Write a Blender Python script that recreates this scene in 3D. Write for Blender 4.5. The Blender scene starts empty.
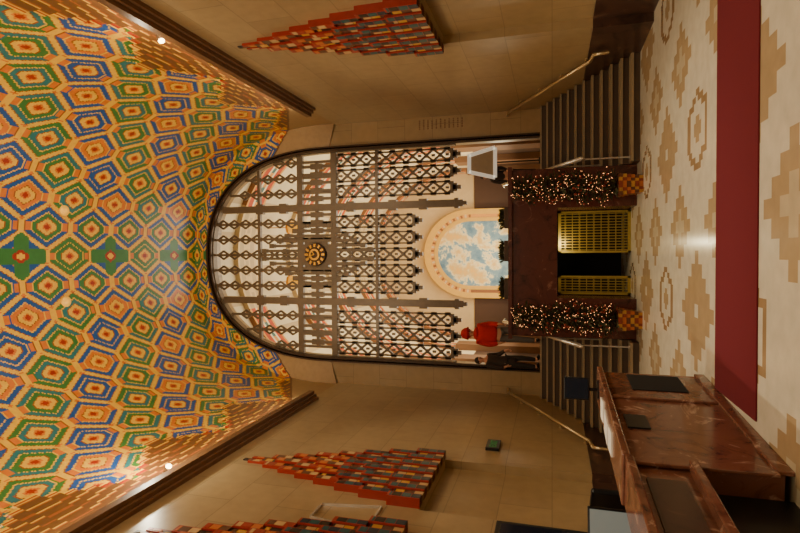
import bpy, bmesh, math, random
from mathutils import Vector, Matrix
random.seed(7)
S=bpy.context.scene
def lin(c):
    return tuple(((v/255)/12.92 if v/255<=0.04045 else (((v/255)+0.055)/1.055)**2.4) for v in c)
# ---------------------------------------------------------------- materials
def newmat(name):
    m=bpy.data.materials.new(name); m.use_nodes=True
    nt=m.node_tree; b=nt.nodes['Principled BSDF']
    return m,nt,b
def setc(sock,c): sock.default_value=(c[0],c[1],c[2],1)
def plain(name,rgb,rough=.5,metal=0,var=.25,scale=6,emit=0,ecol=None):
    m,nt,b=newmat(name); c=lin(rgb)
    tc=nt.nodes.new('ShaderNodeTexCoord'); n=nt.nodes.new('ShaderNodeTexNoise')
    n.inputs['Scale'].default_value=scale; n.inputs['Detail'].default_value=4
    mx=nt.nodes.new('ShaderNodeMix'); mx.data_type='RGBA'
    setc(mx.inputs[6],[v*(1-var) for v in c]); setc(mx.inputs[7],[min(1,v*(1+var)) for v in c])
    nt.links.new(tc.outputs['Object'],n.inputs['Vector']); nt.links.new(n.outputs['Fac'],mx.inputs[0])
    nt.links.new(mx.outputs[2],b.inputs['Base Color'])
    b.inputs['Roughness'].default_value=rough; b.inputs['Metallic'].default_value=metal
    if emit:
        setc(b.inputs['Emission Color'],lin(ecol or rgb)); b.inputs['Emission Strength'].default_value=emit
    return m
def marble(name,base,vein,dark,rough=.15,scale=2.5):
    m,nt,b=newmat(name)
    tc=nt.nodes.new('ShaderNodeTexCoord'); n=nt.nodes.new('ShaderNodeTexNoise')
    n.inputs['Scale'].default_value=scale; n.inputs['Detail'].default_value=10; n.inputs['Distortion'].default_value=1.6; n.inputs['Roughness'].default_value=.65
    r=nt.nodes.new('ShaderNodeValToRGB'); e=r.color_ramp.elements
    e[0].position=.30; e[0].color=(*lin(dark),1); e[1].position=.72; e[1].color=(*lin(vein),1)
    k=e.new(.48); k.color=(*lin(base),1); k2=e.new(.58); k2.color=(*lin(base),1)
    nt.links.new(tc.outputs['Object'],n.inputs['Vector']); nt.links.new(n.outputs['Fac'],r.inputs['Fac'])
    nt.links.new(r.outputs['Color'],b.inputs['Base Color']); b.inputs['Roughness'].default_value=rough
    return m
def stone(name,rgb,axis='Y',bw=1.5,bh=.75):
    m,nt,b=newmat(name); c=lin(rgb)
    tc=nt.nodes.new('ShaderNodeTexCoord'); sp=nt.nodes.new('ShaderNodeSeparateXYZ'); cb=nt.nodes.new('ShaderNodeCombineXYZ')
    nt.links.new(tc.outputs['Object'],sp.inputs[0]); nt.links.new(sp.outputs[axis],cb.inputs['X']); nt.links.new(sp.outputs['Z'],cb.inputs['Y'])
    br=nt.nodes.new('ShaderNodeTexBrick'); br.inputs['Scale'].default_value=1; br.inputs['Brick Width'].default_value=bw; br.inputs['Row Height'].default_value=bh
    br.inputs['Mortar Size'].default_value=.007
    setc(br.inputs['Color1'],c); setc(br.inputs['Color2'],[v*.88 for v in c]); setc(br.inputs['Mortar'],[v*.62 for v in c])
    nt.links.new(cb.outputs[0],br.inputs['Vector'])
    n=nt.nodes.new('ShaderNodeTexNoise'); n.inputs['Scale'].default_value=5; n.inputs['Detail'].default_value=8
    nt.links.new(tc.outputs['Object'],n.inputs['Vector'])
    mx=nt.nodes.new('ShaderNodeMix'); mx.data_type='RGBA'; mx.blend_type='MULTIPLY'; mx.inputs[0].default_value=.3
    nt.links.new(br.outputs['Color'],mx.inputs[6]); nt.links.new(n.outputs['Fac'],mx.inputs[7])
    nt.links.new(mx.outputs[2],b.inputs['Base Color']); b.inputs['Roughness'].default_value=.34
    return m
def colmat(name,rough=.4,noise=.25,nscale=14,spec=.5):
    m,nt,b=newmat(name)
    a=nt.nodes.new('ShaderNodeAttribute'); a.attribute_name='Col'
    tc=nt.nodes.new('ShaderNodeTexCoord'); n=nt.nodes.new('ShaderNodeTexNoise'); n.inputs['Scale'].default_value=nscale; n.inputs['Detail'].default_value=6
    mr=nt.nodes.new('ShaderNodeMapRange'); mr.inputs[3].default_value=1-noise; mr.inputs[4].default_value=1+noise
    nt.links.new(tc.outputs['Object'],n.inputs['Vector']); nt.links.new(n.outputs['Fac'],mr.inputs[0])
    mx=nt.nodes.new('ShaderNodeVectorMath'); mx.operation='SCALE'
    nt.links.new(a.outputs['Color'],mx.inputs[0]); nt.links.new(mr.outputs[0],mx.inputs['Scale'])
    nt.links.new(mx.outputs[0],b.inputs['Base Color']); b.inputs['Roughness'].default_value=rough
    b.inputs['Specular IOR Level'].default_value=spec
    return m
M={}
M['wallside']=stone('travertine_side',(182,154,110),'Y',1.3,.8)
M['wallend']=stone('travertine_end',(174,144,100),'X',.9,.8)
M['redmarble']=marble('red_marble',(84,42,34),(146,104,86),(40,20,16),.25)
M['deskmarble']=marble('desk_marble',(120,76,58),(208,170,144),(68,38,30),.18,3.0)
M['darkmarble']=marble('dark_marble',(72,48,38),(116,86,68),(40,26,20),.3)
M['black']=plain('black_plastic',(18,18,20),.35,0,.2)
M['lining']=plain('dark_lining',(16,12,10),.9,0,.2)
M['bronze']=plain('bronze_dark',(70,50,32),.45,.4,.25)
M['grille']=plain('monel_metal',(104,86,65),.45,.2,.25)
M['gold']=plain('gold_metal',(206,150,60),.3,.9,.15)
M['giltplaster']=plain('gilt_plaster_glow',(204,156,66),.45,.2,.15,3,.35,(226,170,76))  # added glow stands in for light falling on the gilt surround
M['brass']=plain('pale_brass',(204,178,132),.3,.7,.15)
M['steel']=plain('steel',(225,218,205),.25,.6,.1)
M['brown']=plain('brown_trim',(118,82,50),.5,0,.25)
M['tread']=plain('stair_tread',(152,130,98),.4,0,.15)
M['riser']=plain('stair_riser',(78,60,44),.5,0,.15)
M['carpet']=plain('red_carpet',(98,6,20),.95,0,.2,160)
M['tile']=colmat('tile_colours',.30,.2,8)
M['floor']=colmat('floor_marble',.2,.2,6,.5)
M['bank']=colmat('bank_tiles',.6,.1,3)
M['gate']=plain('gate_brass',(172,148,66),.4,.35,.15)
M['pine']=plain('pine_needles',(70,68,40),.8,0,.4,20)
M['bulb']=plain('bulb_glow',(255,200,150),.4,0,0,5,3.0,(255,175,115))
M['lampglow']=plain('lamp_glow',(255,225,160),.4,0,0,5,14,(255,225,170))
M['amber']=plain('amber_glass',(240,180,60),.35,0,.3,5,.5,(240,165,50))
M['paper']=plain('paper',(228,222,208),.7,0,.05)
M['signface']=plain('sign_face_glow',(236,232,222),.6,0,.04,5,.3,(240,230,210))  # slight glow added to lift the backlit sign out of shade
M['screen']=plain('screen_glass',(24,28,34),.15,0,.2,3,.02,(60,80,110))
M['screenlit']=plain('screen_lit',(150,160,160),.2,0,.1,3,.1,(170,190,190))
M['skin']=plain('skin',(196,140,108),.55,0,.08)
M['green']=plain('green_letters',(50,130,70),.4,0,.05,5,.1,(60,200,90))
M['darkwood']=plain('dark_wood',(60,38,24),.4,0,.2)
M['bauble']=plain('bauble_red',(140,60,44),.3,.5,.3)
# ---------------------------------------------------------------- mesh builder
class MB:
    def __init__(s): s.v=[];s.f=[];s.m=[];s.c=[]
    def face(s,pts,mi=0,c=None):
        b=len(s.v); s.v+= [tuple(p) for p in pts]; s.f.append(tuple(range(b,b+len(pts)))); s.m.append(mi); s.c.append(c)
    def box(s,x0,x1,y0,y1,z0,z1,mi=0,c=None):
        x0,x1=min(x0,x1),max(x0,x1)
        b=len(s.v)
        s.v+=[(x0,y0,z0),(x1,y0,z0),(x1,y1,z0),(x0,y1,z0),(x0,y0,z1),(x1,y0,z1),(x1,y1,z1),(x0,y1,z1)]
        for q in ((0,3,2,1),(4,5,6,7),(0,1,5,4),(1,2,6,5),(2,3,7,6),(3,0,4,7)):
            s.f.append(tuple(b+i for i in q)); s.m.append(mi); s.c.append(c)
    def bar(s,p,q,w,d,ref=(0,1,0),mi=0,c=None):
        p=Vector(p);q=Vector(q);a=(q-p).normalized();r=Vector(ref); t=a.cross(r)
        if t.length<1e-4: r=Vector((1,0,0)); t=a.cross(r)
        t.normalize(); n=t.cross(a).normalized(); t=t*w/2; n=n*d/2
        b=len(s.v)
        for o in (p,q):
            for k in (-t-n,t-n,t+n,-t+n): s.v.append(tuple(o+k))
        for q4 in ((0,1,2,3),(7,6,5,4),(0,4,5,1),(1,5,6,2),(2,6,7,3),(3,7,4,0)):
            s.f.append(tuple(b+i for i in q4)); s.m.append(mi); s.c.append(c)
    def cyl(s,p,q,r0,r1=None,n=12,mi=0,c=None):
        if r1 is None:r1=r0
        p=Vector(p);q=Vector(q);a=(q-p).normalized(); t=a.orthogonal().normalized(); u=a.cross(t)
        b=len(s.v)
        for o,r in ((p,r0),(q,r1)):
            for i in range(n):
                an=2*math.pi*i/n; s.v.append(tuple(o+(t*math.cos(an)+u*math.sin(an))*r))
        for i in range(n):
            j=(i+1)%n; s.f.append((b+i,b+j,b+n+j,b+n+i)); s.m.append(mi); s.c.append(c)
        s.f.append(tuple(b+n-1-i for i in range(n))); s.m.append(mi); s.c.append(c)
        s.f.append(tuple(b+n+i for i in range(n))); s.m.append(mi); s.c.append(c)
    def ball(s,ce,r,n=10,k=6,sc=(1,1,1),mi=0,c=None):
        b=len(s.v)
        for i in range(k+1):
            ph=math.pi*i/k
            for j in range(n):
                th=2*math.pi*j/n
                s.v.append((ce[0]+r*sc[0]*math.sin(ph)*math.cos(th),ce[1]+r*sc[1]*math.sin(ph)*math.sin(th),ce[2]+r*sc[2]*math.cos(ph)))
        for i in range(k):
            for j in range(n):
                l=(j+1)%n
                s.f.append((b+i*n+j,b+(i+1)*n+j,b+(i+1)*n+l,b+i*n+l)); s.m.append(mi); s.c.append(c)
    def obj(s,name,mats,loc=(0,0,0),parent=None,label=None,cat=None,group=None,kind=None,smooth=False,rotz=0,bevel=0):
        me=bpy.data.meshes.new(name); me.from_pydata(s.v,[],s.f); 
        for m in mats: me.materials.append(M[m])
        me.polygons.foreach_set('material_index',s.m)
        if any(c is not None for c in s.c):
            at=me.color_attributes.new('Col','FLOAT_COLOR','CORNER'); buf=[]
            for f,c in zip(s.f,s.c):
                c=c or (.5,.5,.5); buf+=[c[0],c[1],c[2],1]*len(f)
            at.data.foreach_set('color',buf)
        if smooth: me.polygons.foreach_set('use_smooth',[True]*len(s.f))
        me.update()
        o=bpy.data.objects.new(name,me); S.collection.objects.link(o); o.location=loc; o.rotation_euler=(0,0,rotz)
        if bevel:
            md=o.modifiers.new('Bevel','BEVEL'); md.width=bevel; md.segments=2; md.limit_method='ANGLE'
        tag(o,label,cat,group,kind)
        if parent: o.parent=parent
        return o
def tag(o,label=None,cat=None,group=None,kind=None):
    if label:o['label']=label
    if cat:o['category']=cat
    if group:o['group']=group
    if kind:o['kind']=kind
def empty(name,loc,label,cat,group=None,rotz=0,kind=None):
    o=bpy.data.objects.new(name,None); S.collection.objects.link(o); o.location=loc; o.rotation_euler=(0,0,rotz); o.empty_display_size=.2
    tag(o,label,cat,group,kind); return o
def copytree(o,loc,rotz=None,label=None,scale=None):
    def rec(x,par):
        n=x.copy(); S.collection.objects.link(n)
        if par: n.parent=par
        for ch in list(x.children): rec(ch,n)
        return n
    n=rec(o,None); n.location=loc
    if rotz is not None:n.rotation_euler=(0,0,rotz)
    if scale: n.scale=scale
    if label:n['label']=label
    return n
# ---------------------------------------------------------------- dimensions
W=3.8; SPR=7.7; RISE=4.8; Y0=-3.0; YE=14.5; LAND=1.9
PW=.84
def se(a):
    c,s_=math.cos(a),math.sin(a)
    return (math.copysign(abs(c)**PW,c), max(0,s_)**PW)
# ---------------------------------------------------------------- floor
CR=lin((206,193,168)); TAN=lin((170,142,104)); TAN2=lin((150,120,84)); CR2=lin((188,168,134))
def hexd(x,y): x=abs(x);y=abs(y); return max(y,.5*y+.87*x)
st=.155
def cross(u,v):
    a=math.floor(abs(u)/st+.5);b=math.floor(abs(v)/st+.5)
    return (a==0 and b<=4) or (b==0 and a<=4) or (a<=1 and b<=3) or (b<=1 and a<=3) or (a==2 and b==2)
def floorcol(x,y):
    PX,PY=2.085,1.7
    # lattice of hexagons and stepped crosses, alternating
    u=((x+.68+PX/2)%PX)-PX/2; v=((y-8.55+PY/2)%PY)-PY/2
    i=round((x+.68-u)/PX); j=round((y-8.55-v)/PY)
    if (i+j)%2==0:
        h=hexd(u,v)
        if h<.14: return TAN
        if h<.33: return CR
        if h<.43: return TAN2
    elif cross(u,v):
        a=math.floor(abs(u)/st+.5);b=math.floor(abs(v)/st+.5)
        return CR if (a+b<=0) else TAN
    # smaller linking stepped blocks between them
    u2=PX/2-abs(u); v2=PY/2-abs(v)
    a=math.floor(u2/st+.5);b=math.floor(v2/st+.5)
    if (a<=2 and b<=1) or (a<=1 and b<=2): return CR2 if (a+b)<=1 else TAN
    if (a<=3 and b==0) or (b<=3 and a==0): return TAN
    return CR
f=MB(); cs=.0775; nx=int(2*4.4/cs)+1
y=Y0
while y<14.5:
    for i in range(nx):
        x=-4.4+i*cs
        f.face([(x,y,0),(x+cs,y,0),(x+cs,y+cs,0),(x,y+cs,0)],0,floorcol(x+cs/2,y+cs/2))
    y+=cs
f.obj('floor',['floor'],kind='structure',label='polished cream and tan inlaid travertine floor')
b=MB(); b.box(-3.8,3.8,14.6,15.6,0,LAND)
b.obj('floor_landing',['darkmarble'],kind='structure',label='stone landing at the top of the stairs')
b=MB(); b.box(-6,6,15.6,36,LAND-.3,LAND)
b.obj('floor_hall',['riser'],kind='structure',label='floor of the bright hall behind the screen')
# ---------------------------------------------------------------- side walls
PORT=(7.6,9.6,3.5)
for sgn,side in ((1,'right'),(-1,'left')):
    b=MB(); XO=sgn*(W+.7); XI=sgn*W
    b.box(XI,XO,Y0,PORT[0],.94,SPR); b.box(XI,XO,PORT[1],15.0,.94,SPR); b.box(XI,XO,PORT[0],PORT[1],PORT[2],SPR)
    b.box(sgn*(W+.15),sgn*(W+.75),PORT[0]-.05,PORT[1]+.05,.94,PORT[2]+.05)
    b.obj('wall_'+side,['wallside'],kind='structure',label='honey-coloured travertine block wall with a recessed portal')
    b=MB(); e=.03
    b.box(sgn*(W-e),XO,Y0,PORT[0],0,.94); b.box(sgn*(W-e),XO,PORT[1],11.0,0,.94)
    b.box(sgn*(W+.12),sgn*(W+.75),PORT[0],PORT[1],0,.94)
    b.box(XI,XO,11.0,15.0,0,.94)
    b.obj('baseboard_'+side,['darkmarble'],kind='structure',label='dark red marble wainscot')
    b=MB()
    for k,(w,z0,z1) in enumerate(((.07,7.50,7.56),(.14,7.56,7.62),(.22,7.62,7.76))):
        b.box(XI,sgn*(W-w),Y0,12.8,z0,z1)
    b.obj('trim_'+('1' if sgn>0 else '2'),['brown'],kind='structure',label='brown projecting cornice under the vault')
b=MB(); b.box(-W,W,Y0-.3,Y0,0,12.6); b.obj('wall_front',['wallend'],kind='structure',label='travertine entrance wall')
# ---------------------------------------------------------------- vault
Cc={k:lin(v) for k,v in dict(yel=(222,168,40),org=(202,108,30),red=(150,38,16),grn=(54,108,50),blu=(28,74,134),cre=(230,188,84),brn=(96,60,32),dk=(52,32,20),och=(198,148,50),teal=(38,104,104),rust=(140,72,30),navy=(22,40,66),tan=(186,146,90),stn=(150,118,76)).items()}
NT=2400; tab=[(0,0)]; L=0; px,pz=0,RISE
for k in range(1,NT+1):
    a=math.pi/2*k/NT; c_,s_=se(math.pi/2-a); x=W*c_; z=RISE*s_; L+=math.hypot(x-px,z-pz); px,pz=x,z; tab.append((L,a))
def ang(s):
    lo,hi=0,NT
    while hi-lo>1:
        m=(lo+hi)//2
        if tab[m][0]<s: lo=m
        else: hi=m
    l0,a0=tab[lo];l1,a1=tab[hi]; return a0+(a1-a0)*(s-l0)/(l1-l0+1e-9)
AX,BT=.66,.60
def steplim(t):
    tri=abs(((t+.4)%2.6)-1.3)
    return 1.6-math.floor(tri/.2)*.15
def vcol(s,t):
    a=abs(s); h=L-a
    if t>12.0:
        lim=.15+(t-12.0)*.52
        if h<lim: return Cc['stn']
        if h<lim+.07: return Cc['brn']
    w=steplim(t)-h
    if w>0:
        if w<.05: return Cc['yel']
        if w<.09: return Cc['red']
        m=(w-.09)%.2
        return Cc['och'] if m<.025 else Cc['rust'] if m<.06 else Cc['brn']
    u=a/AX; v=(t-.33)/BT
    i=round(u);j=round(v)
    if (i+j)%2:
        c=[(i+1,j),(i-1,j),(i,j+1),(i,j-1)]
        i,j=min(c,key=lambda q:max(abs(v-q[1]),1.25*abs(u-q[0])+.75*abs(v-q[1])))
    x=abs(u-i);y=abs(v-j)
    D=max(y,1.25*x+.75*y)
    if i==0 and j%4==2:
        if D<.16: return Cc['yel']
        if D<.30: return Cc['red']
        if (x*AX<.17 or y*BT<.17): return Cc['grn']
        if D<.58: return Cc['org']
        return Cc['blu'] if D<.90 else Cc['yel']
    if D<.12: return Cc['red']
    if D<.20: return Cc['org']
    if D<.37: return Cc['yel']
    if D<.41: return Cc['rust']
    k=(i+2*(j//2))%4 if i>1 else 4
    if D<.60: return Cc[['org','grn','teal','blu','grn'][k]]
    if D<.65: return Cc['yel']
    if D<.86:
        if y>.66 and x<.14: return Cc['org']
        return Cc[['blu','teal','grn','blu','grn'][k]] if not (i==1) else Cc['blu']
    if x>.72: return Cc['org']
    if D<.89: return Cc['rust']
    return Cc['yel']
cell=.031
ns=int(2*L/cell); nt_=int((YE-1.0)/cell)
YV=1.0
vs=[];fs=[];buf=[]
for i in range(ns+1):
    s=-L+2*L*i/ns; a=ang(min(abs(s),L-1e-4)); sg=1 if s>=0 else -1
    c_,s_=se(math.pi/2-a); x=sg*W*c_; z=SPR+RISE*s_
    n=Vector((-x/W**2,0,-(z-SPR)/RISE**2)).normalized(); nx_,nz_=n.x,n.z
    h=L-abs(s)
    for j in range(nt_+1):
        t=YV+(YE-YV)*j/nt_; d=0
        if .05<h<1.8:
            w=steplim(t)-h
            if w>0 and t<12.0: d=.02
        vs.append((x+nx_*d,t,z+nz_*d))
for i in range(ns):
    s=-L+2*L*(i+.5)/ns
    for j in range(nt_):
        t=YV+(YE-YV)*(j+.5)/nt_
        q=i*(nt_+1)+j
        fs.append((q,q+1,q+nt_+2,q+nt_+1)); c=vcol(s,t); buf.extend([c[0],c[1],c[2],1]*4)
me=bpy.data.meshes.new('ceiling'); me.from_pydata(vs,[],fs); me.materials.append(M['tile'])
at=me.color_attributes.new('Col','FLOAT_COLOR','CORNER'); at.data.foreach_set('color',buf)
ce=bpy.data.objects.new('ceiling',me); S.collection.objects.link(ce); tag(ce,'tall vault of multicoloured geometric tiles',None,None,'structure')
b=MB(); nA=160
for i in range(nA):
    s0=-L+2*L*i/nA; s1=-L+2*L*(i+1)/nA
    def PP(s,t):
        a=ang(min(abs(s),L-1e-4)); c_,s_=se(math.pi/2-a); return ((1 if s>=0 else -1)*W*c_,t,SPR+RISE*s_)
    t=Y0
    while t<YV-.01:
        b.face([PP(s0,t),PP(s1,t),PP(s1,t+.08),PP(s0,t+.08)],0,vcol((s0+s1)/2,t+.04)); t+=.08
b.obj('ceiling_entrance',['tile'],kind='structure',label='tiled vault over the entrance')
# ---------------------------------------------------------------- end wall ring with arched opening
GW,GS,GR=3.1,7.9,4.15
def outl(w,s,r,n=64,z0=LAND):
    pts=[(-w,z0),(-w,(z0+s)/2)]
    for k in range(n+1):
        c_,s_=se(math.pi*(1-k/n)); pts.append((w*c_,s+r*s_))
    pts+=[(w,(z0+s)/2),(w,z0)]
    return pts
def archring(b,inn,out,y0,y1,mi=0,c=None):
    for k in range(len(inn)-1):
        i0,i1,o0,o1=inn[k],inn[k+1],out[k],out[k+1]
        b.face([(i0[0],y0,i0[1]),(i1[0],y0,i1[1]),(o1[0],y0,o1[1]),(o0[0],y0,o0[1])],mi,c)
        b.face([(i0[0],y1,i0[1]),(o0[0],y1,o0[1]),(o1[0],y1,o1[1]),(i1[0],y1,i1[1])],mi,c)
        b.face([(i0[0],y0,i0[1]),(i0[0],y1,i0[1]),(i1[0],y1,i1[1]),(i1[0],y0,i1[1])],mi,c)
        b.face([(o0[0],y0,o0[1]),(o1[0],y0,o1[1]),(o1[0],y1,o1[1]),(o0[0],y1,o0[1])],mi,c)
b=MB(); archring(b,outl(GW,GS,GR),outl(W+.15,SPR,RISE+.15),14.6,15.2)
b.obj('wall_back',['wallend'],kind='structure',label='end wall with a tall arched opening')
b=MB()
for k,(w0,w1,y0) in enumerate(((-.06,.03,14.60),(.03,.07,14.54))):
    archring(b,outl(GW+w0,GS,GR+w0,z0=LAND),outl(GW+w1,GS,GR+w1,z0=LAND),y0,14.66)
b.obj('trim_3',['bronze'],kind='structure',label='slim stepped brown arch moulding')
b=MB(); nb=20; NK=420
def mixp(f,k):
    a=math.pi*(1-k/NK); c_,s_=se(a)
    return ((GW+.07)*(1-f)*c_+W*f*c_, 14.54+.04*(1-f)-.06*f, (GS*(1-f)+SPR*f)+((GR+.07)*(1-f)+RISE*f)*s_)
for q in range(nb):
    for k in range(NK):
        am=math.pi/2-math.pi*(1-(k+.5)/NK)
        idx=min(NT,int(abs(am)/(math.pi/2)*NT)); s_arc=tab[idx][0]
        col=vcol(s_arc,14.5+(1-(q+.5)/nb)*1.15)
        b.face([mixp(q/nb,k),mixp(q/nb,k+1),mixp((q+1)/nb,k+1),mixp((q+1)/nb,k)],0,col)
b.obj('trim_4',['tile'],kind='structure',label='tiled band around the arch')
# ---------------------------------------------------------------- window grille
gy=14.8
NN=2/PW
def zt(x): return GS+GR*max(0,1-(abs(x)/GW)**NN)**(1/NN)
def zw(z): return GW*max(0,1-((z-GS)/GR)**NN)**(1/NN) if z>GS else GW
win=empty('window_1',(0,gy,LAND),'tall arched metal lattice screen with a clock',None,kind='structure')
def G(mb,name,mats=('grille',),label=None,**k):
    return mb.obj(name,list(mats),loc=(0,0,-LAND),parent=win,label=label,**k)
b=MB(); archring(b,outl(GW-.08,GS,GR-.08,z0=4.2),outl(GW+.02,GS,GR+.02,z0=4.2),-.1,.1); G(b,'frame')
for z,h in ((6.5,.09),(7.85,.18),(8.95,.18),(10.35,.09)):
    wx=zw(z)-.06
    b=MB(); b.box(-wx,wx,-.06,.06,z-h/2,z+h/2); G(b,'transom')
def column(x,hw,zb,top):
    b=MB(); bw=.045
    def dia(z,h,hw,t):
        b.bar((x-hw,0,z+h/2),(x,0,z),t,.05); b.bar((x+hw,0,z+h/2),(x,0,z),t,.05)
        b.bar((x-hw,0,z+h/2),(x,0,z+h),t,.05); b.bar((x+hw,0,z+h/2),(x,0,z+h),t,.05)
    z=zb; h=.40
    while z+h<7.90:
        dia(z,h,hw,.065)
        b.box(x-.06,x+.06,-.04,.04,z-.045,z+.045); b.box(x-.03,x+.03,-.03,.03,z+h/2-.05,z+h/2+.05)
        for s in (-1,1): b.box(x+s*hw-.045,x+s*hw+.045,-.045,.045,z+h/2-.08,z+h/2+.08)
        z+=h
    for sx in (-hw,hw): b.box(x+sx-bw/2,x+sx+bw/2,-.045,.045,zb+.12,7.8)
    for (w_,z0_,z1_) in ((hw,zb+.02,zb+.12),(hw*.66,zb-.08,zb+.04),(hw*.33,zb-.18,zb-.06)): b.box(x-w_,x+w_,-.04,.04,z0_,z1_)
    b.box(x-.035,x+.035,-.05,.05,7.7,top)
    z=9.05
    while z+.36<top: dia(z,.40,.13,.055); z+=.40
    G(b,'lattice_column')
for x in (-2.78,-2.32,-1.86,-.96,-.48,0,.48,.96,1.86,2.32,2.78):
    column(x,.165,4.22 if abs(x)>1.5 else 5.32,zt(abs(x)+.08)-.06)
for x in (-1.41,1.41):
    b=MB(); top=zt(1.6)-.05
    b.box(x-.10,x+.10,-.09,.09,4.2,top)
    for (w_,z0_,z1_) in ((.14,4.1,4.22),(.09,3.98,4.1),(.05,3.88,3.98)): b.box(x-w_,x+w_,-.08,.08,z0_,z1_)
    for zz in (5.0,5.9,7.2,9.4,10.2): b.box(x-.15,x+.15,-.08,.08,zz,zz+.24)
    G(b,'mullion')
b=MB()
for k in range(-11,12):
    x=k*.24
    if abs(x)>zw(8.9)-.15: continue
    b.box(x-.04,x+.04,-.05,.05,7.9,8.9); b.box(x-.08,x+.08,-.055,.055,8.2,8.6)
    b.box(x-.12,x+.12,-.045,.045,8.35,8.45)
G(b,'band_lattice')
b=MB(); cz=8.42
for (w,h) in ((.40,.38),(.50,.26),(.28,.5)):
    b.box(-w,w,-.05-.01*(1-w),.05,cz-h,cz+h)
for s in (-1,1):
    for k in range(6): 
        xx=s*(.12+.15*k); hh=1.75-.26*k
        b.box(xx-.04,xx+.04,-.07,.07,cz-hh,cz+hh)
        for zz in (-1,1): b.box(xx-.07,xx+.07,-.075,.075,cz+zz*hh-.08,cz+zz*hh+.08); b.box(xx-.06,xx+.06,-.075,.075,cz+zz*hh*.6-.06,cz+zz*hh*.6+.06)
G(b,'stepped_panel')
b=MB(); b.cyl((0,-.16,cz),(0,-.08,cz),.33,.35,32); b.cyl((0,-.2,cz),(0,-.16,cz),.14,.14,32)
G(b,'clock_face',('bronze',),label='round dark bronze clock face')
b=MB(); n=32
for k in range(n):
    a0=2*math.pi*k/n;a1=2*math.pi*(k+1)/n
    p=[(r*math.cos(a),r*math.sin(a)) for r,a in ((.11,a0),(.11,a1),(.17,a1),(.17,a0))]
    b.face([(q[0],-.22,cz+q[1]) for q in p]); b.face([(p[3][0],-.22,cz+p[3][1]),(p[2][0],-.22,cz+p[2][1]),(p[2][0],-.16,cz+p[2][1]),(p[3][0],-.16,cz+p[3][1])])
for k in range(12):
    a=2*math.pi*k/12
    c,s_=math.cos(a),math.sin(a)
    b.bar((.22*c,-.17,cz+.22*s_),(.32*c,-.17,cz+.32*s_),.065,.04)
G(b,'hour_marks',('gold',),label='gold hour marks around the dial')
b=MB(); b.bar((0,-.225,cz),(.10,-.225,cz+.07),.03,.01); G(b,'clock_hand',('gold',))
b=MB(); b.bar((0,-.23,cz),(-.04,-.23,cz+.17),.025,.01); G(b,'clock_hand',('gold',))
# ---------------------------------------------------------------- bright hall behind
HW,HS,HR=5.6,7.0,6.4
b=MB()
hb={k:lin(v) for k,v in dict(c=(232,214,172),o=(188,72,34),b=(140,92,54),y=(214,150,70),n=(214,186,134),g=(214,196,156),h=(188,164,122),t=(70,110,104)).items()}
NA=80
def hp(a,y,off=0): return ((HW-off)*math.cos(a),y,HS+(HR-off)*math.sin(a))
ribs=[18.0+4.2*k for k in range(5)]
ty=15.2
while ty<36:
    for i in range(NA):
        a0=math.pi*i/NA;a1=math.pi*(i+1)/NA
        mid=abs(i-NA/2)
        c=hb['g'] if mid<16 and i%6 else hb['h'] if mid<16 else (hb['n'] if i%8==4 else hb['c'])
        b.face([hp(a0,ty),hp(a1,ty),hp(a1,ty+.8),hp(a0,ty+.8)],0,c)
    ty+=.8
for yr in ribs:
    prof=[(yr,0,'b'),(yr,.2,'y'),(yr+.12,.2,'o'),(yr+.40,.2,'c'),(yr+.52,.2,'z'),(yr+.72,.2,'c'),(yr+.84,.2,'o'),(yr+1.12,.2,'y'),(yr+1.24,.2,'b'),(yr+1.24,0,None)]
    for (p,q) in zip(prof,prof[1:]):
        for i in range(NA):
            a0=math.pi*i/NA;a1=math.pi*(i+1)/NA
            nm=p[2]
            if nm=='z': nm='t' if i%2 else 'y'
            if abs(i-NA/2)<10: nm={'o':'h','y':'n','c':'n','b':'h','t':'h'}[nm]
            b.face([hp(a0,p[0],p[1]),hp(a1,p[0],p[1]),hp(a1,q[0],q[1]),hp(a0,q[0],q[1])],0,hb[nm])
b.obj('ceiling_hall',['bank'],kind='structure',label='warm painted ceiling with coloured arch ribs')
for sgn,side in ((1,'right'),(-1,'left')):
    b=MB(); b.box(sgn*HW,sgn*(HW+.3),15.2,36,5.8,HS,0,hb['c']); b.box(sgn*HW,sgn*(HW+.3),15.2,36,LAND,5.8,0,lin((76,50,32)))
    for yy in ribs:
        b.box(sgn*(HW-.35),sgn*HW,yy,yy+1.24,LAND,HS,0,lin((120,84,54)))
    b.obj('wall_hall_'+side,['bank'],kind='structure',label='hall wall with dark lower panelling and piers')
    b=MB(); b.box(sgn*3.7,sgn*5.9,14.95,15.2,LAND,13.6); b.obj('wall_return_'+side,['wallend'],kind='structure',label='return wall behind the screen')
b=MB(); b.box(-5.8,5.8,35.8,36,LAND,14.2,0,lin((208,182,134))); b.box(-5.8,5.8,35.7,35.8,LAND,6.6,0,lin((76,50,32)))
b.obj('wall_hall_end',['bank'],kind='structure',label='end wall of the bright hall')
mm,nt,bs=newmat('map_mural_glow')
tc=nt.nodes.new('ShaderNodeTexCoord'); n1=nt.nodes.new('ShaderNodeTexNoise'); n1.inputs['Scale'].default_value=.6; n1.inputs['Detail'].default_value=14; n1.inputs['Roughness'].default_value=.66; n1.inputs['Distortion'].default_value=.2
r=nt.nodes.new('ShaderNodeValToRGB'); e=r.color_ramp.elements; e[0].position=.38; e[0].color=(*lin((84,114,130)),1); e[1].position=.66; e[1].color=(*lin((224,162,60)),1)
q=e.new(.485); q.color=(*lin((122,146,150)),1); q=e.new(.505); q.color=(*lin((222,204,152)),1); q=e.new(.57); q.color=(*lin((206,168,96)),1)
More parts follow.
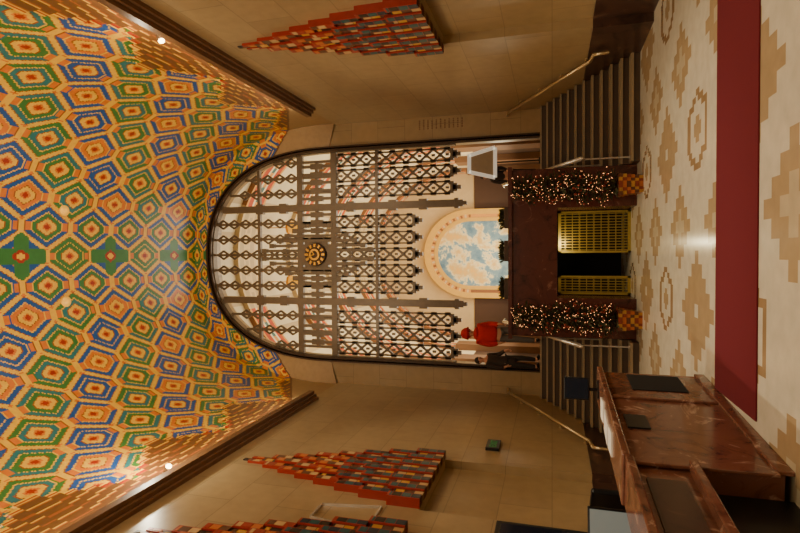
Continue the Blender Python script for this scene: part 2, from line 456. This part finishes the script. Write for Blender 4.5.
nt.links.new(tc.outputs['Object'],n1.inputs['Vector']); nt.links.new(n1.outputs['Fac'],r.inputs['Fac']); nt.links.new(r.outputs['Color'],bs.inputs['Base Color'])
nt.links.new(r.outputs['Color'],bs.inputs['Emission Color']); bs.inputs['Emission Strength'].default_value=.3  # added glow brightens the painting, which is no light source
M['mural']=mm
mur=empty('mural',(0,35.6,4.0),'arched painted map mural in blue and cream with golden border','mural')
def archpoly(w,s,r,n=36): return [(-w,0)]+[(w*math.cos(math.pi*(1-k/n)),s+r*math.sin(math.pi*(1-k/n))) for k in range(n+1)]+[(w,0)]
b=MB(); b.face([(x,-.02,z) for x,z in archpoly(2.2,2.8,2.3)]); b.obj('painting',['mural'],parent=mur)
b=MB(); archring(b,archpoly(2.15,2.8,2.25),archpoly(2.4,2.8,2.5),-.12,.05); b.obj('frame',['giltplaster'],parent=mur)
b=MB()
A=archpoly(2.4,2.8,2.5,60);B=archpoly(2.6,2.8,2.7,60)
for k in range(len(A)-1):
    b.face([(A[k][0],-.2,A[k][1]),(A[k+1][0],-.2,A[k+1][1]),(B[k+1][0],-.2,B[k+1][1]),(B[k][0],-.2,B[k][1])],0,[hb['b'],hb['y'],hb['n'],hb['y']][k%4])
b.obj('patterned_border',['bank'],parent=mur)
b=MB(); archring(b,archpoly(2.6,2.8,2.7),archpoly(2.95,2.8,3.15),-.3,.05); b.obj('outer_border',['giltplaster'],parent=mur)
def hallz(x): return HS+HR*math.sqrt(1-(x/HW)**2)
def lantern(loc,toz):
    o=empty('pendant_lantern',loc,'hanging amber glass lantern on a slim rod','lantern',group='hall pendant lanterns')
    b=MB(); b.cyl((0,0,0),(0,0,.12),.1,.24,8); b.cyl((0,0,.12),(0,0,.62),.24,.27,8); b.obj('lamp_glass',['amber'],parent=o)
    b=MB(); b.cyl((0,0,.62),(0,0,.7),.3,.3,8); b.cyl((0,0,.7),(0,0,.85),.2,.04,8); b.cyl((0,0,.85),(0,0,toz-loc[2]),.02,.02,6); b.obj('rod',['gold'],parent=o)
lantern((1.15,20.4,11.6),hallz(1.15)); lantern((-1.15,20.4,11.6),hallz(-1.15))
# ---------------------------------------------------------------- central marble block, gate
for sx,nm in ((-1,'left'),(1,'right')):
    b=MB(); b.box(sx*.92,sx*1.72,11.35,14.6,0,2.4); b.obj('wall_balcony_'+nm,['redmarble'],kind='structure',label='polished red marble pier beside the gateway')
b=MB(); b.box(-.92,.92,11.35,11.7,1.5,2.4); b.box(-.92,.92,11.7,14.6,1.5,1.9); b.box(-1.78,1.78,11.28,11.78,2.4,2.48)
b.obj('wall_balcony',['redmarble'],kind='structure',label='polished red marble balcony front over the gateway')
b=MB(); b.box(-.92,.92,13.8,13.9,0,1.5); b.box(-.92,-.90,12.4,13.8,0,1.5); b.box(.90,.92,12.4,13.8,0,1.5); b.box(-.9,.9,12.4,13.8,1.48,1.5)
b.obj('wall_passage',['lining'],kind='structure',label='passage behind the gate, walls coloured near-black as shade')  # near-black matte colour puts the passage shade into its walls
gate=empty('gate',(0,12.2,0),'brass upright-bar gate with one leaf standing open','gate')
for (x0,x1) in ((-.9,-.5),(0.0,.9)):
    b=MB(); n=max(4,int(round((x1-x0)/.06)))
    b.box(x0,x1,-.03,.03,0.0,.06); b.box(x0,x1,-.03,.03,1.41,1.47)
    b.box(x0,x0+.04,-.03,.03,0,1.47); b.box(x1-.04,x1,-.03,.03,0,1.47)
    for k in range(1,n):
        xx=x0+(x1-x0)*k/n; b.box(xx-.009,xx+.009,-.015,.015,.05,1.43)
    for k in range(1,10):
        zz=1.47*k/10; b.box(x0,x1,-.02,.02,zz-.008,zz+.008)
        if k%2:
            for q in range(1,n):
                xx=x0+(x1-x0)*q/n; b.box(xx-.017,xx+.017,-.02,.02,zz-.024,zz+.024)
    b.obj('gate_leaf',['gate'],parent=gate)
# ---------------------------------------------------------------- stairs
def stair(x0,x1,loc_label):
    o=empty('staircase',((x0+x1)/2,11.0,0),loc_label,'stairs',group='twin marble staircases')
    hw=(x1-x0)/2
    N=12; r=LAND/N; t=.3
    for k in range(N):
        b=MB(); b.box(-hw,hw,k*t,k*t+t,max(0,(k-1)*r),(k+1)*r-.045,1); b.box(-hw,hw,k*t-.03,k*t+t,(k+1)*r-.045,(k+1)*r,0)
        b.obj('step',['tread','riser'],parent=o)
stair(1.73,3.79,'broad pale stone flight of twelve steps'); stair(-3.79,-1.73,'broad pale stone flight of twelve steps')
def rail(x,m,lab,wall=0):
    o=empty('handrail',(x,11.0,0),lab,'handrail',group='stair handrails')
    b=MB(); pts=[(0,.05,1.05),(0,3.55,2.85),(0,3.9,2.85)]
    if wall: pts=[(0,-.5,.62),(0,-.45,.86),(0,-.1,.9),(0,3.2,2.7),(0,3.55,2.75)]
    rr=.045 if not wall else .032
    for p,q in zip(pts,pts[1:]): b.cyl(p,q,rr,n=10) 
    for p in pts: b.ball(p,rr+.001,8,5)
    b.obj('rail',[m],parent=o,smooth=True)
    A,B=pts[-3],pts[-2]
    for k in range(5 if not wall else 4):
        yy=.15+k*.85; zz=A[2]+(yy-A[1])*(B[2]-A[2])/(B[1]-A[1])
        b=MB()
        if wall: b.cyl((0,yy,zz-.02),(wall*.13,yy,zz-.08),.014,n=6); b.cyl((wall*.12,yy,zz-.08),(wall*.135,yy,zz-.08),.045,n=10)
        else:
            if yy>3.4: yy=3.45
            st_=(int(yy/.3)+1)*LAND/12; b.cyl((0,yy,st_),(0,yy,zz),.018,n=8); b.cyl((0,yy,st_),(0,yy,st_+.02),.04,n=10)
        b.obj('bracket' if wall else 'post',[m],parent=o)
rail(1.84,'steel','pale metal stair handrail on slim posts'); rail(-1.84,'steel','pale metal stair handrail on slim posts')
rail(3.66,'brass','pale brass handrail bracketed to the stair wall',1); rail(-3.66,'brass','pale brass handrail bracketed to the stair wall',-1)
# ---------------------------------------------------------------- carpet
b=MB(); b.box(-1.38,3.74,4.92,6.05,.0,.015); b.obj('carpet_runner',['carpet'],label='long crimson carpet runner across the stone floor',cat='carpet',bevel=.004)
# ---------------------------------------------------------------- wall ornaments
ored=lin((158,44,24)); oorg=lin((198,106,42)); otan=lin((206,168,112)); onavy=lin((22,40,60)); oteal=lin((36,84,90)); obrn=lin((98,58,34)); odk=lin((40,26,18)); ogold=lin((210,158,66))
def ornament():
    o=empty('wall_ornament',(0,0,3.5),'tiered stepped tile ornament, red outlines, teal recesses','wall ornament',group='stepped tile wall ornaments')
    hs=[.52,.50,.46,.43,.41,.39,.37,.38]; ws=[1.02,.90,.77,.64,.51,.38,.25,.12]
    z=0
    for i,(h,w) in enumerate(zip(hs,ws)):
        b=MB(); dep=.04+.016*(7-i)
        nf=max(1,int(round(2*w/.155))); nf+= (nf+1)%2
        fw=2*w/nf
        for k in range(nf):
            kk=k-(nf-1)/2; ak=abs(kk)/max(1,(nf-1)/2)
            top=z+h+(.22*(1-ak))-(.08 if k%2 else 0); y0=kk*fw-fw/2; y1=y0+fw; dd=dep+.012*(1-ak)-(.03 if k%2 else 0)
            edge=ored if k%2==0 else odk
            b.box(0,dd,y0,y1,z,top,0,edge)
            zz=z; n2=0
            while zz<top-.05:
                z1=min(top-.025,zz+.15)
                if i<3: c=[onavy,oteal,odk,oteal][(n2+k)%4] if k%2==0 else [otan,obrn,ogold][(n2+i)%3]
                else: c=[otan,obrn,oorg,ored][(n2+i+k)%4] if k%2==0 else [obrn,odk,ogold][(n2+i)%3]
                b.box(0,dd+.005,y0+.02,y1-.02,zz,z1-.012,0,c)
                zz=z1; n2+=1
        b.obj('tier',['tile'],parent=o)
        z+=h
    return o
o1=ornament(); o1.location=(-3.8,8.65,3.5)
copytree(o1,(-3.8,5.95,3.5)); copytree(o1,(3.8,8.65,3.5),math.pi); copytree(o1,(3.8,5.95,3.5),math.pi)
# ---------------------------------------------------------------- reception desk
desk=empty('reception_desk',(-1.35,6.5,0),'veined red-brown marble reception counter with dark recessed base','reception desk',rotz=-.075)
dk=MB()
dk.box(-.36,-.02,-.62,0,.06,1.04); dk.box(-.36,-.02,-.85,-.62,.06,1.04); dk.box(-.36,-.02,-2.3,-.85,.06,1.04)
dk.box(-.36,-.04,-5.2,-2.3,.66,1.04)
dk.obj('body',['deskmarble'],parent=desk)
b=MB(); b.box(-.38,.03,-2.28,.06,1.04,1.1); b.obj('counter_top',['deskmarble'],parent=desk,bevel=.012)
b=MB(); b.box(-.38,.03,-5.25,-2.29,1.02,1.08); b.obj('counter_top',['deskmarble'],parent=desk,bevel=.012)
b=MB(); b.box(-.1,.04,-5.2,-2.3,.60,.66); b.obj('lower_ledge',['deskmarble'],parent=desk,bevel=.01)
b=MB(); b.box(-.02,.01,-2.3,0,.0,.10); b.box(-.02,.005,-2.34,-2.26,.1,1.04); b.box(-.02,.005,-.9,-.84,.1,1.04); b.obj('plinth',['deskmarble'],parent=desk,bevel=.006)
b=MB(); b.box(-.1,-.03,-5.1,-3.9,.72,.97); b.obj('front_panel',['darkmarble'],parent=desk)
b=MB(); b.box(-.1,-.03,-3.7,-2.5,.72,.97); b.obj('front_panel',['darkmarble'],parent=desk)
b=MB(); b.box(-.36,-.2,-5.2,-2.3,.0,.66); b.obj('recessed_base',['black'],parent=desk)
b=MB(); b.box(-.03,-.01,-.6,-.08,.28,.80); b.obj('niche_panel',['lining'],parent=desk)
b=MB(); b.box(-.03,-.005,-1.65,-1.35,.80,.98); b.obj('name_plate',['black'],parent=desk)
b=MB(); b.box(-1.0,-.36,-5.2,-.1,.70,.75); b.obj('work_surface',['darkmarble'],parent=desk)
b=MB(); b.box(-.97,-.92,-5.1,-.2,0,.7); b.obj('side_panel',['darkwood'],parent=desk)
def dpt(lx,ly,z):
    a=-.075; return (-1.35+lx*math.cos(a)-ly*math.sin(a),6.5+lx*math.sin(a)+ly*math.cos(a),z)
def monitor(loc,w,h,base,rot,lab,scr):
    o=empty('monitor',loc,lab,'monitor',rotz=rot)
    b=MB(); b.box(-.1,.1,-.07,.07,0,.015); b.cyl((0,0,.015),(0,0,base+.05),.02,n=10); b.obj('stand',['black'],parent=o)
    b=MB(); b.box(-w/2,w/2,-.035,-.005,base,base+h); b.obj('housing',['black'],parent=o,bevel=.006)
    b=MB(); b.box(-w/2+.015,w/2-.015,-.039,-.035,base+.015,base+h-.015); b.obj('screen',[scr],parent=o)
monitor(dpt(-.17,-.2,1.1),.25,.27,.1,.35,'small dark touchscreen standing on the marble counter','screen')
monitor(dpt(-.72,-2.15,.75),.44,.36,.22,.2,'grey office monitor on the desk work surface','screenlit')
for k,(lx,ly,r) in enumerate(((-.2,-.75,.1),(-.22,-1.15,-.2),(-.2,-1.5,.05))):
    b=MB(); b.box(-.105,.105,-.148,.148,0,.012)
    b.obj('paper_stack',['paper'],loc=dpt(lx,ly,1.1),rotz=r,label='small stack of white leaflets on the counter',cat='papers',group='leaflets on the counter')
o=empty('keyboard',dpt(-.7,-2.75,.75),'black keyboard on the desk work surface','keyboard',rotz=1.2)
b=MB(); b.box(-.2,.2,-.07,.07,0,.015); b.obj('base',['black'],parent=o,bevel=.004)
b=MB()
for i in range(12):
    for j in range(4): b.box(-.185+i*.031,-.16+i*.031,-.06+j*.031,-.035+j*.031,.015,.022)
b.obj('keys',['bronze'],parent=o,kind='stuff')
o=empty('telephone',dpt(-.65,-1.4,.75),'black desk telephone beside the monitor','telephone',rotz=.6)
b=MB(); b.box(-.09,.09,-.1,.1,0,.05); b.obj('base',['black'],parent=o,bevel=.01)
b=MB(); b.box(-.085,-.035,-.1,.1,.05,.085); b.obj('handset',['bronze'],parent=o,bevel=.012)
ch=empty('office_chair',(-2.85,7.05,0),'black swivel office chair with a rounded back','chair',rotz=2.4)
b=MB(); b.box(-.24,.24,-.24,.24,.44,.52); b.obj('seat',['black'],parent=ch,bevel=.03)
b=MB(); b.box(-.22,.22,.2,.27,.62,1.15); b.obj('backrest',['black'],parent=ch,bevel=.03)
b=MB(); b.cyl((0,0,.1),(0,0,.46),.03,n=10); b.bar((0,.1,.46),(0,.26,.46),.05,.03,(0,0,1)); b.bar((0,.25,.45),(0,.25,.7),.05,.03); b.obj('column',['black'],parent=ch)
b=MB()
for k in range(5):
    a=2*math.pi*k/5; b.bar((0,0,.11),(.28*math.cos(a),.28*math.sin(a),.07),.05,.03,(0,0,1)); b.ball((.28*math.cos(a),.28*math.sin(a),.03),.03,8,6)
b.obj('base',['black'],parent=ch)
for s in (-1,1):
    b=MB(); b.box(s*.27-.025,s*.27+.025,-.15,.15,.68,.71); b.box(s*.27-.015,s*.27+.015,-.02,.02,.48,.68); b.obj('armrest',['black'],parent=ch)
# ---------------------------------------------------------------- wall fittings
es=empty('exit_sign',(-3.8,10.5,2.58),'small black wall sign with green lettering','sign')
b=MB(); b.box(0,.06,-.24,.24,0,.26); b.obj('housing',['black'],parent=es,bevel=.006)
cu=bpy.data.curves.new('tmp','FONT'); cu.body='EXIT'; cu.size=.19; cu.align_x='CENTER'; cu.extrude=.002
tmp=bpy.data.objects.new('tmp',cu); S.collection.objects.link(tmp); bpy.context.view_layer.update()
me=bpy.data.meshes.new_from_object(tmp.evaluated_get(bpy.context.evaluated_depsgraph_get())); me.name='lettering'
bpy.data.objects.remove(tmp); me.materials.clear(); me.materials.append(M['green'])
t=bpy.data.objects.new('lettering',me); S.collection.objects.link(t); t.parent=es; t.location=(.064,0,.06); t.rotation_euler=(math.pi/2,0,math.pi/2)
db=empty('directory_board',(-3.8,7.05,1.05),'black framed directory board mounted on the wall','board')
b=MB(); b.box(0,.05,-.45,.45,0,1.3); b.obj('frame',['black'],parent=db,bevel=.01)
b=MB(); b.box(.05,.056,-.38,.38,.07,1.23); b.obj('panel',['screen'],parent=db)
wp=empty('wall_panel',(-3.8,7.15,4.05),'slim pale metal outline frame fixed on the wall','frame')
b=MB()
for p,q in (((.02,-.35,0),(.02,-.2,.9)),((.02,.35,0),(.02,.2,.9)),((.02,-.35,0),(.02,.35,0)),((.02,-.2,.9),(.02,.2,.9))): b.bar(p,q,.022,.04,(1,0,0))
b.obj('outline',['steel'],parent=wp)
ins=empty('inscription',(3.60,14.6,3.85),'small engraved inscription on the stone pier','inscription')
b=MB(); random.seed(3)
for k in range(11):
    z=1.3-k*.12; x=-.13
    while x<.12:
        w=random.uniform(.02,.06); b.box(x,min(x+w,.14),-.006,.02,z,z+.035); x+=w+.015
b.obj('engraved_lines',['brown'],parent=ins,kind='stuff')
for sx in (1,-1):
    for yy in (7.6,3.2):
        o=empty('spotlight',(sx*3.66,yy,7.76),'small bright spotlight standing on the cornice','spotlight',group='cornice spotlights')
        b=MB(); b.cyl((0,0,0),(0,0,.06),.05,n=12); b.bar((0,0,.05),(-sx*.03,0,.12),.02,.02); b.cyl((sx*.06,0,.2),(-sx*.07,-.03,.12),.05,.06,14); b.obj('housing',['bronze'],parent=o)
        b=MB(); b.cyl((-sx*.071,-.03,.12),(-sx*.08,-.032,.115),.052,.05,14); b.obj('lens',['lampglow'],parent=o)
for sx in (1,-1):
    for yy in (9.7,5.5):
        z=SPR+RISE*(1-(1.05/W)**NN)**(1/NN)
        b=MB(); b.ball((0,0,0),.08,14,8,(1,1,.5)); b.cyl((0,0,.0),(0,0,.04),.12,.12,14)
        b.obj('ceiling_light',['amber'],loc=(sx*1.05,yy,z-.04),label='small round golden light set in tiled vault',cat='ceiling light',group='vault ceiling lights',smooth=True)
# ---------------------------------------------------------------- potted lit trees
def tree(x,y):
    o=empty('potted_christmas_tree',(x,y,0),'slim fairy-lit greenery in a patterned orange planter','christmas tree',group='lit potted trees beside the gate')
    b=MB(); n=6; zc=.42/n
    tri_=[lin((166,88,38)),lin((120,46,28)),lin((166,116,52)),lin((84,44,26))]
    for k in range(n):
        w=.15+.009*k
        b.box(-w,w,-w,w,k*zc,(k+1)*zc,0,tri_[3] if k==0 else tri_[1])
        for q in range(6):
            x0=-w+q*2*w/6; c=tri_[(abs(2*q-5)//2+k)%4]
            b.box(x0,x0+2*w/6,-w-.006,-w,k*zc,(k+1)*zc,0,c); b.box(-w-.006,-w,x0,x0+2*w/6,k*zc,(k+1)*zc,0,c); b.box(w,w+.006,x0,x0+2*w/6,k*zc,(k+1)*zc,0,c)
    b.obj('planter',['tile'],parent=o)
    b=MB(); b.cyl((0,0,.4),(0,0,2.2),.03,.01,8); b.obj('trunk',['darkwood'],parent=o)
    def rad(z,a=0): return (.22*(1-.25*((z-.5)/1.85)**2) if z>.6 else .18)*(1+.28*math.sin(6*z+3*a)+.2*math.sin(13*z-2*a))
    b=MB()
    for k in range(1500):
        z=random.uniform(.43,2.33); a=random.uniform(0,6.283); r=rad(z,a)*random.uniform(.3,1.05)
        c=Vector((r*math.cos(a),r*math.sin(a),z)); d=Vector((math.cos(a),math.sin(a),random.uniform(-.9,.7))).normalized()
        tt=d.cross(Vector((random.random(),random.random(),1))).normalized()*.015; l=random.uniform(.05,.16)
        b.face([c-tt,c+d*l*.5-tt*1.3,c+d*l,c+d*l*.5+tt*1.3,c+tt])
    b.obj('foliage',['pine'],parent=o,kind='stuff')
    b=MB()
    for k in range(330):
        z=random.uniform(.5,2.38); a=random.uniform(0,6.283); r=rad(z,a)*random.uniform(.8,1.35); b.ball((r*math.cos(a),r*math.sin(a),z),random.uniform(.004,.007),6,4)
    b.obj('string_lights',['bulb'],parent=o,kind='stuff')
    b=MB()
    for k in range(90):
        z=random.uniform(.6,2.25); a=random.uniform(0,6.283); r=rad(z,a)*random.uniform(.9,1.15); b.ball((r*math.cos(a),r*math.sin(a),z),.026,8,6)
    b.obj('baubles',['bauble'],parent=o,kind='stuff',smooth=True)
tree(1.26,10.78); tree(-1.26,10.78)
# ---------------------------------------------------------------- landing furnishings
ds=empty('sign_stand',(2.42,14.42,LAND),'pale trapezoid-framed sign on a tall dark post','sign')
b=MB(); b.cyl((0,0,0),(0,0,.03),.09,.09,16); b.cyl((0,0,.03),(0,0,1.2),.02,.02,8); b.obj('post',['black'],parent=ds)
b=MB()
for p,q in (((-.40,0,1.16),(.40,0,1.16)),((-.40,0,1.16),(-.22,0,1.85)),((.40,0,1.16),(.22,0,1.85)),((-.26,0,1.85),(.26,0,1.85))): b.bar(p,q,.1,.04)
b.obj('frame',['signface'],parent=ds)
b=MB(); b.face([(-.36,.01,1.18),(.36,.01,1.18),(.2,.01,1.83),(-.2,.01,1.83)]); b.obj('panel',['tread'],parent=ds)
for xx in (-.75,0.05,.75):
    o=empty('potted_plant',(xx,11.55,2.48),'low leafy green plant in a bronze trough on the balcony','plant',group='balcony plants')
    b=MB(); b.box(-.22,.22,-.08,.08,0,.1); b.obj('trough',['bronze'],parent=o,bevel=.01)
    b=MB()
    for k in range(180):
        a=random.uniform(0,6.283); c=Vector((random.uniform(-.2,.2),random.uniform(-.06,.06),.09)); d=Vector((math.cos(a)*.6,math.sin(a)*.5,random.uniform(.5,1.2))).normalized()
        l=random.uniform(.08,.2)*(1-abs(c.x)); tt=d.cross(Vector((0,0,1))).normalized()*.018
        b.face([c,c+d*l*.6+tt,c+d*l,c+d*l*.6-tt])
    b.obj('leaves',['pine'],parent=o,kind='stuff')
# ---------------------------------------------------------------- people
def skinmesh(name,nodes,edges,mat,parent,root=0,sub=2):
    bm=bmesh.new(); vl=bm.verts.layers.skin.verify(); vv=[]
    for (p,r) in nodes:
        v=bm.verts.new(p); v[vl].radius=(r,r) if not isinstance(r,tuple) else r; vv.append(v)
    vv[root][vl].use_root=True
    for a,b_ in edges: bm.edges.new((vv[a],vv[b_]))
    me=bpy.data.meshes.new(name); bm.to_mesh(me); bm.free(); me.materials.append(mat)
    o=bpy.data.objects.new(name,me); S.collection.objects.link(o)
    md=o.modifiers.new('Skin','SKIN'); md.use_smooth_shade=True
    md=o.modifiers.new('Sub','SUBSURF'); md.levels=sub; md.render_levels=sub
    o.parent=parent; return o
def person(loc,rot,jac,tro,hair,lab,stride=.1,armf=.1,coat=False,hat=None,h=1.72,bulk=1.12,scarf=None):
    o=empty('person',loc,lab,'person',rotz=rot); s=h/1.76; o.scale=(s,s,s)
    J=plain('cloth_top',jac,.85,0,.15,30); T=plain('cloth_trousers',tro,.85,0,.15,30); H=plain('hair',hair,.7,0,.2,40)
    nd=[((0,0,.95),(.15,.10)),((0,0,1.12),(.135,.10)),((0,-.01,1.32),(.165,.11)),((0,0,1.46),(.09,.07)),((0,0,1.53),.052),((0,-.015,1.6),.075),((0,-.005,1.68),.092),((0,.005,1.74),.062)]
    ed=[(0,1),(1,2),(2,3),(3,4),(4,5),(5,6),(6,7)]
    jn=[(p,tuple(x*bulk for x in r)) for p,r in nd[:4]]; je=[(0,1),(1,2),(2,3)]
    if coat: jn.append(((0,0,.6),(.20,.14))); je.append((0,4))
    for sx in (1,-1):
        b0=len(nd); f=armf*sx
        arm=[((sx*.17,0,1.42),.06),((sx*.235,.02,1.15),.047),((sx*.215,-.1-f,.95),.033),((sx*.205,-.13-f,.88),.03)]
        nd+=arm; ed+=[(3,b0),(b0,b0+1),(b0+1,b0+2),(b0+2,b0+3)]
        bx,by,bz=arm[3][0]
        for k,(dx,ln) in enumerate(((-.027,.065),(-.009,.075),(.009,.07),(.026,.055))):
            c=len(nd)
            nd+=[((bx,by+dx,bz-.04),.010),((bx-sx*.008,by+dx,bz-.04-ln*.55),.009),((bx-sx*.022,by+dx,bz-.04-ln),.008)]
            ed+=[(b0+3,c),(c,c+1),(c+1,c+2)]
        c=len(nd); nd+=[((bx,by-.045,bz-.0),.011),((bx-sx*.01,by-.06,bz-.045),.009)]; ed+=[(b0+3,c),(c,c+1)]
        q=len(jn); jn+=[(arm[0][0],.078*bulk/1.12),(arm[1][0],.066*bulk/1.12),(arm[2][0],.047)]; je+=[(3,q),(q,q+1),(q+1,q+2)]
    tn=[((0,0,.98),(.15,.11))]; te=[]
    for sx in (1,-1):
        st_=stride*sx; b0=len(nd)
        leg=[((sx*.09,0,.88),.09),((sx*.1,-.02-st_*.5,.5),.062),((sx*.1,.03-st_*.6,.1),.042),((sx*.11,-.1-st_*.6,.035),.036)]
        nd+=leg; ed+=[(0,b0),(b0,b0+1),(b0+1,b0+2),(b0+2,b0+3)]
        q=len(tn); tn+=[(leg[0][0],.105),(leg[1][0],.078),(leg[2][0],.062)]; te+=[(0,q),(q,q+1),(q+1,q+2)]
    skinmesh('body',nd,ed,M['skin'],o)
    skinmesh('jacket',jn,je,J,o); skinmesh('trousers',tn,te,T,o)
    for sx in (1,-1):
        b=MB(); st_=stride*sx; b.ball((sx*.11,-.06-st_*.6,.05),.055,10,6,(.85,2.2,.9)); b.obj('shoe',['black'],parent=o,smooth=True)
    b=MB()
    if hat:
        b.ball((0,.03,1.74),.14,16,10,(1.0,1.0,1.0))
        b.cyl((0,.01,1.69),(0,.01,1.73),.16,.15,18)
    else: b.ball((0,.025,1.70),.108,14,10,(.9,1.0,1.02))
    ho=b.obj('hat' if hat else 'hair',['black'],parent=o,smooth=True); ho.data.materials[0]=plain('hat_cloth',hat,.8) if hat else H
    if scarf:
        b=MB(); b.ball((0,-.01,1.48),.15,16,8,(1.1,1.0,.55)); so=b.obj('scarf',['black'],parent=o,smooth=True); so.data.materials[0]=plain('scarf_cloth',scarf,.85)
    for sx in (1,-1): 
        b=MB(); b.ball((sx*.03,-.088,1.65),.011,8,6); b.obj('eye',['black'],parent=o)
        b=MB(); b.ball((sx*.09,.005,1.64),.025,8,6,(.4,.8,1.2)); b.obj('ear',['skin'],parent=o,smooth=True)
    b=MB(); b.cyl((0,-.085,1.65),(0,-.115,1.62),.006,.014,8); b.obj('nose',['skin'],parent=o,smooth=True)
    b=MB(); b.ball((0,-.085,1.59),.022,8,6,(1,.4,.3)); b.obj('mouth',['carpet'],parent=o)
    return o
person((-2.16,14.34,LAND),.35,(196,30,20),(98,90,84),(170,40,30),'person in red jacket, red hat and grey trousers on landing',.05,.08,hat=(196,30,20),h=1.96,bulk=1.6,scarf=(196,30,20))
person((-2.88,14.40,LAND),.9,(54,42,36),(42,36,32),(50,36,26),'person in brown coat standing close beside a companion',.06,.1,coat=True,h=1.68,bulk=1.2)
person((2.15,14.95,LAND),-.5,(48,38,32),(38,32,28),(50,34,24),'person in dark clothes standing beside a sign',.06,.1,h=1.6)
# ---------------------------------------------------------------- lights
def area(loc,rot,sx,sy,e,col,name):
    l=bpy.data.lights.new(name,'AREA'); l.shape='RECTANGLE'; l.size=sx; l.size_y=sy; l.energy=e; l.color=col
    o=bpy.data.objects.new(name,l); S.collection.objects.link(o); o.location=loc; o.rotation_euler=rot; return o
for s in (1,-1):
    area((s*3.66,4.9,7.80),(0,math.pi+s*.35*-1,0),.1,15.6,340,(1,.86,.62),'cove_light')
area((0,-2.6,6.5),(math.radians(62),0,0),5,4,290,(1,.86,.63),'entrance_fill')  # unseen soft fill added behind the camera to brighten the lobby
area((0,3.0,12.1),(0,0,0),2.0,3.0,240,(1,.86,.63),'vault_fill')  # added fill high in the vault, out of view, no fixture there
area((0,25,3.4),(math.pi,0,0),8,16,2000,(1,.90,.70),'hall_fill')  # added upward fill brightening the hall behind the screen, no lamp there
def point(loc,e,col,r,name):
    l=bpy.data.lights.new(name,'POINT'); l.energy=e; l.color=col; l.shadow_soft_size=r
    o=bpy.data.objects.new(name,l); S.collection.objects.link(o); o.location=loc
point((0,32.5,4.6),400,(1,.84,.55),.3,'mural_fill')  # added light that makes the gilt arch and mural glow
point((.2,11.85,1.38),14,(1,.86,.5),.05,'gate_fill')  # small light added in front to brighten the gate bars
point((-3.15,7.6,8.35),120,(1,.88,.62),.04,'cornice_glow'); point((3.3,7.4,8.15),24,(1,.86,.58),.04,'cornice_glow')
def spot(loc,to,e,col,ang_,name):
    l=bpy.data.lights.new(name,'SPOT'); l.energy=e; l.color=col; l.spot_size=math.radians(ang_); l.spot_blend=.6; l.shadow_soft_size=.04
    o=bpy.data.objects.new(name,l); S.collection.objects.link(o); o.location=loc
    o.rotation_euler=(Vector(to)-Vector(loc)).to_track_quat('-Z','Y').to_euler()
for s in (1,-1):
    spot((s*3.45,7.55,7.88),(-s*.6,8.3,0),520,(1,.87,.64),52,'cornice_spot')
    spot((s*3.45,3.15,7.88),(-s*.5,5.2,0),640,(1,.87,.64),62,'cornice_spot')
    spot((s*3.45,9.6,7.9),(-s*.6,14.8,7.5),380,(1,.86,.62),66,'screen_fill')  # added fill for the front of the metal screen, without a fixture
    spot((s*3.45,7.4,7.9),(-s*3.8,9.6,3.6),460,(1,.82,.56),40,'wall_spot')
w=bpy.data.worlds.new('world'); S.world=w; w.use_nodes=True; w.node_tree.nodes['Background'].inputs[0].default_value=(.02,.014,.008,1)
# ---------------------------------------------------------------- camera (portrait scene on its side)
cam=bpy.data.cameras.new('camera'); cam.lens=24; cam.sensor_width=36; cam.sensor_fit='HORIZONTAL'
co=bpy.data.objects.new('camera',cam); S.collection.objects.link(co); S.camera=co
p=math.atan(152/533); yw=math.atan(13.5/554)
F=Vector((-math.sin(yw)*math.cos(p),math.cos(yw)*math.cos(p),math.sin(p)))
R=Vector((math.cos(yw),math.sin(yw),0)); U=R.cross(F)
co.matrix_world=Matrix((( -U.x,R.x,-F.x,0),(-U.y,R.y,-F.y,0),(-U.z,R.z,-F.z,1.6),(0,0,0,1)))
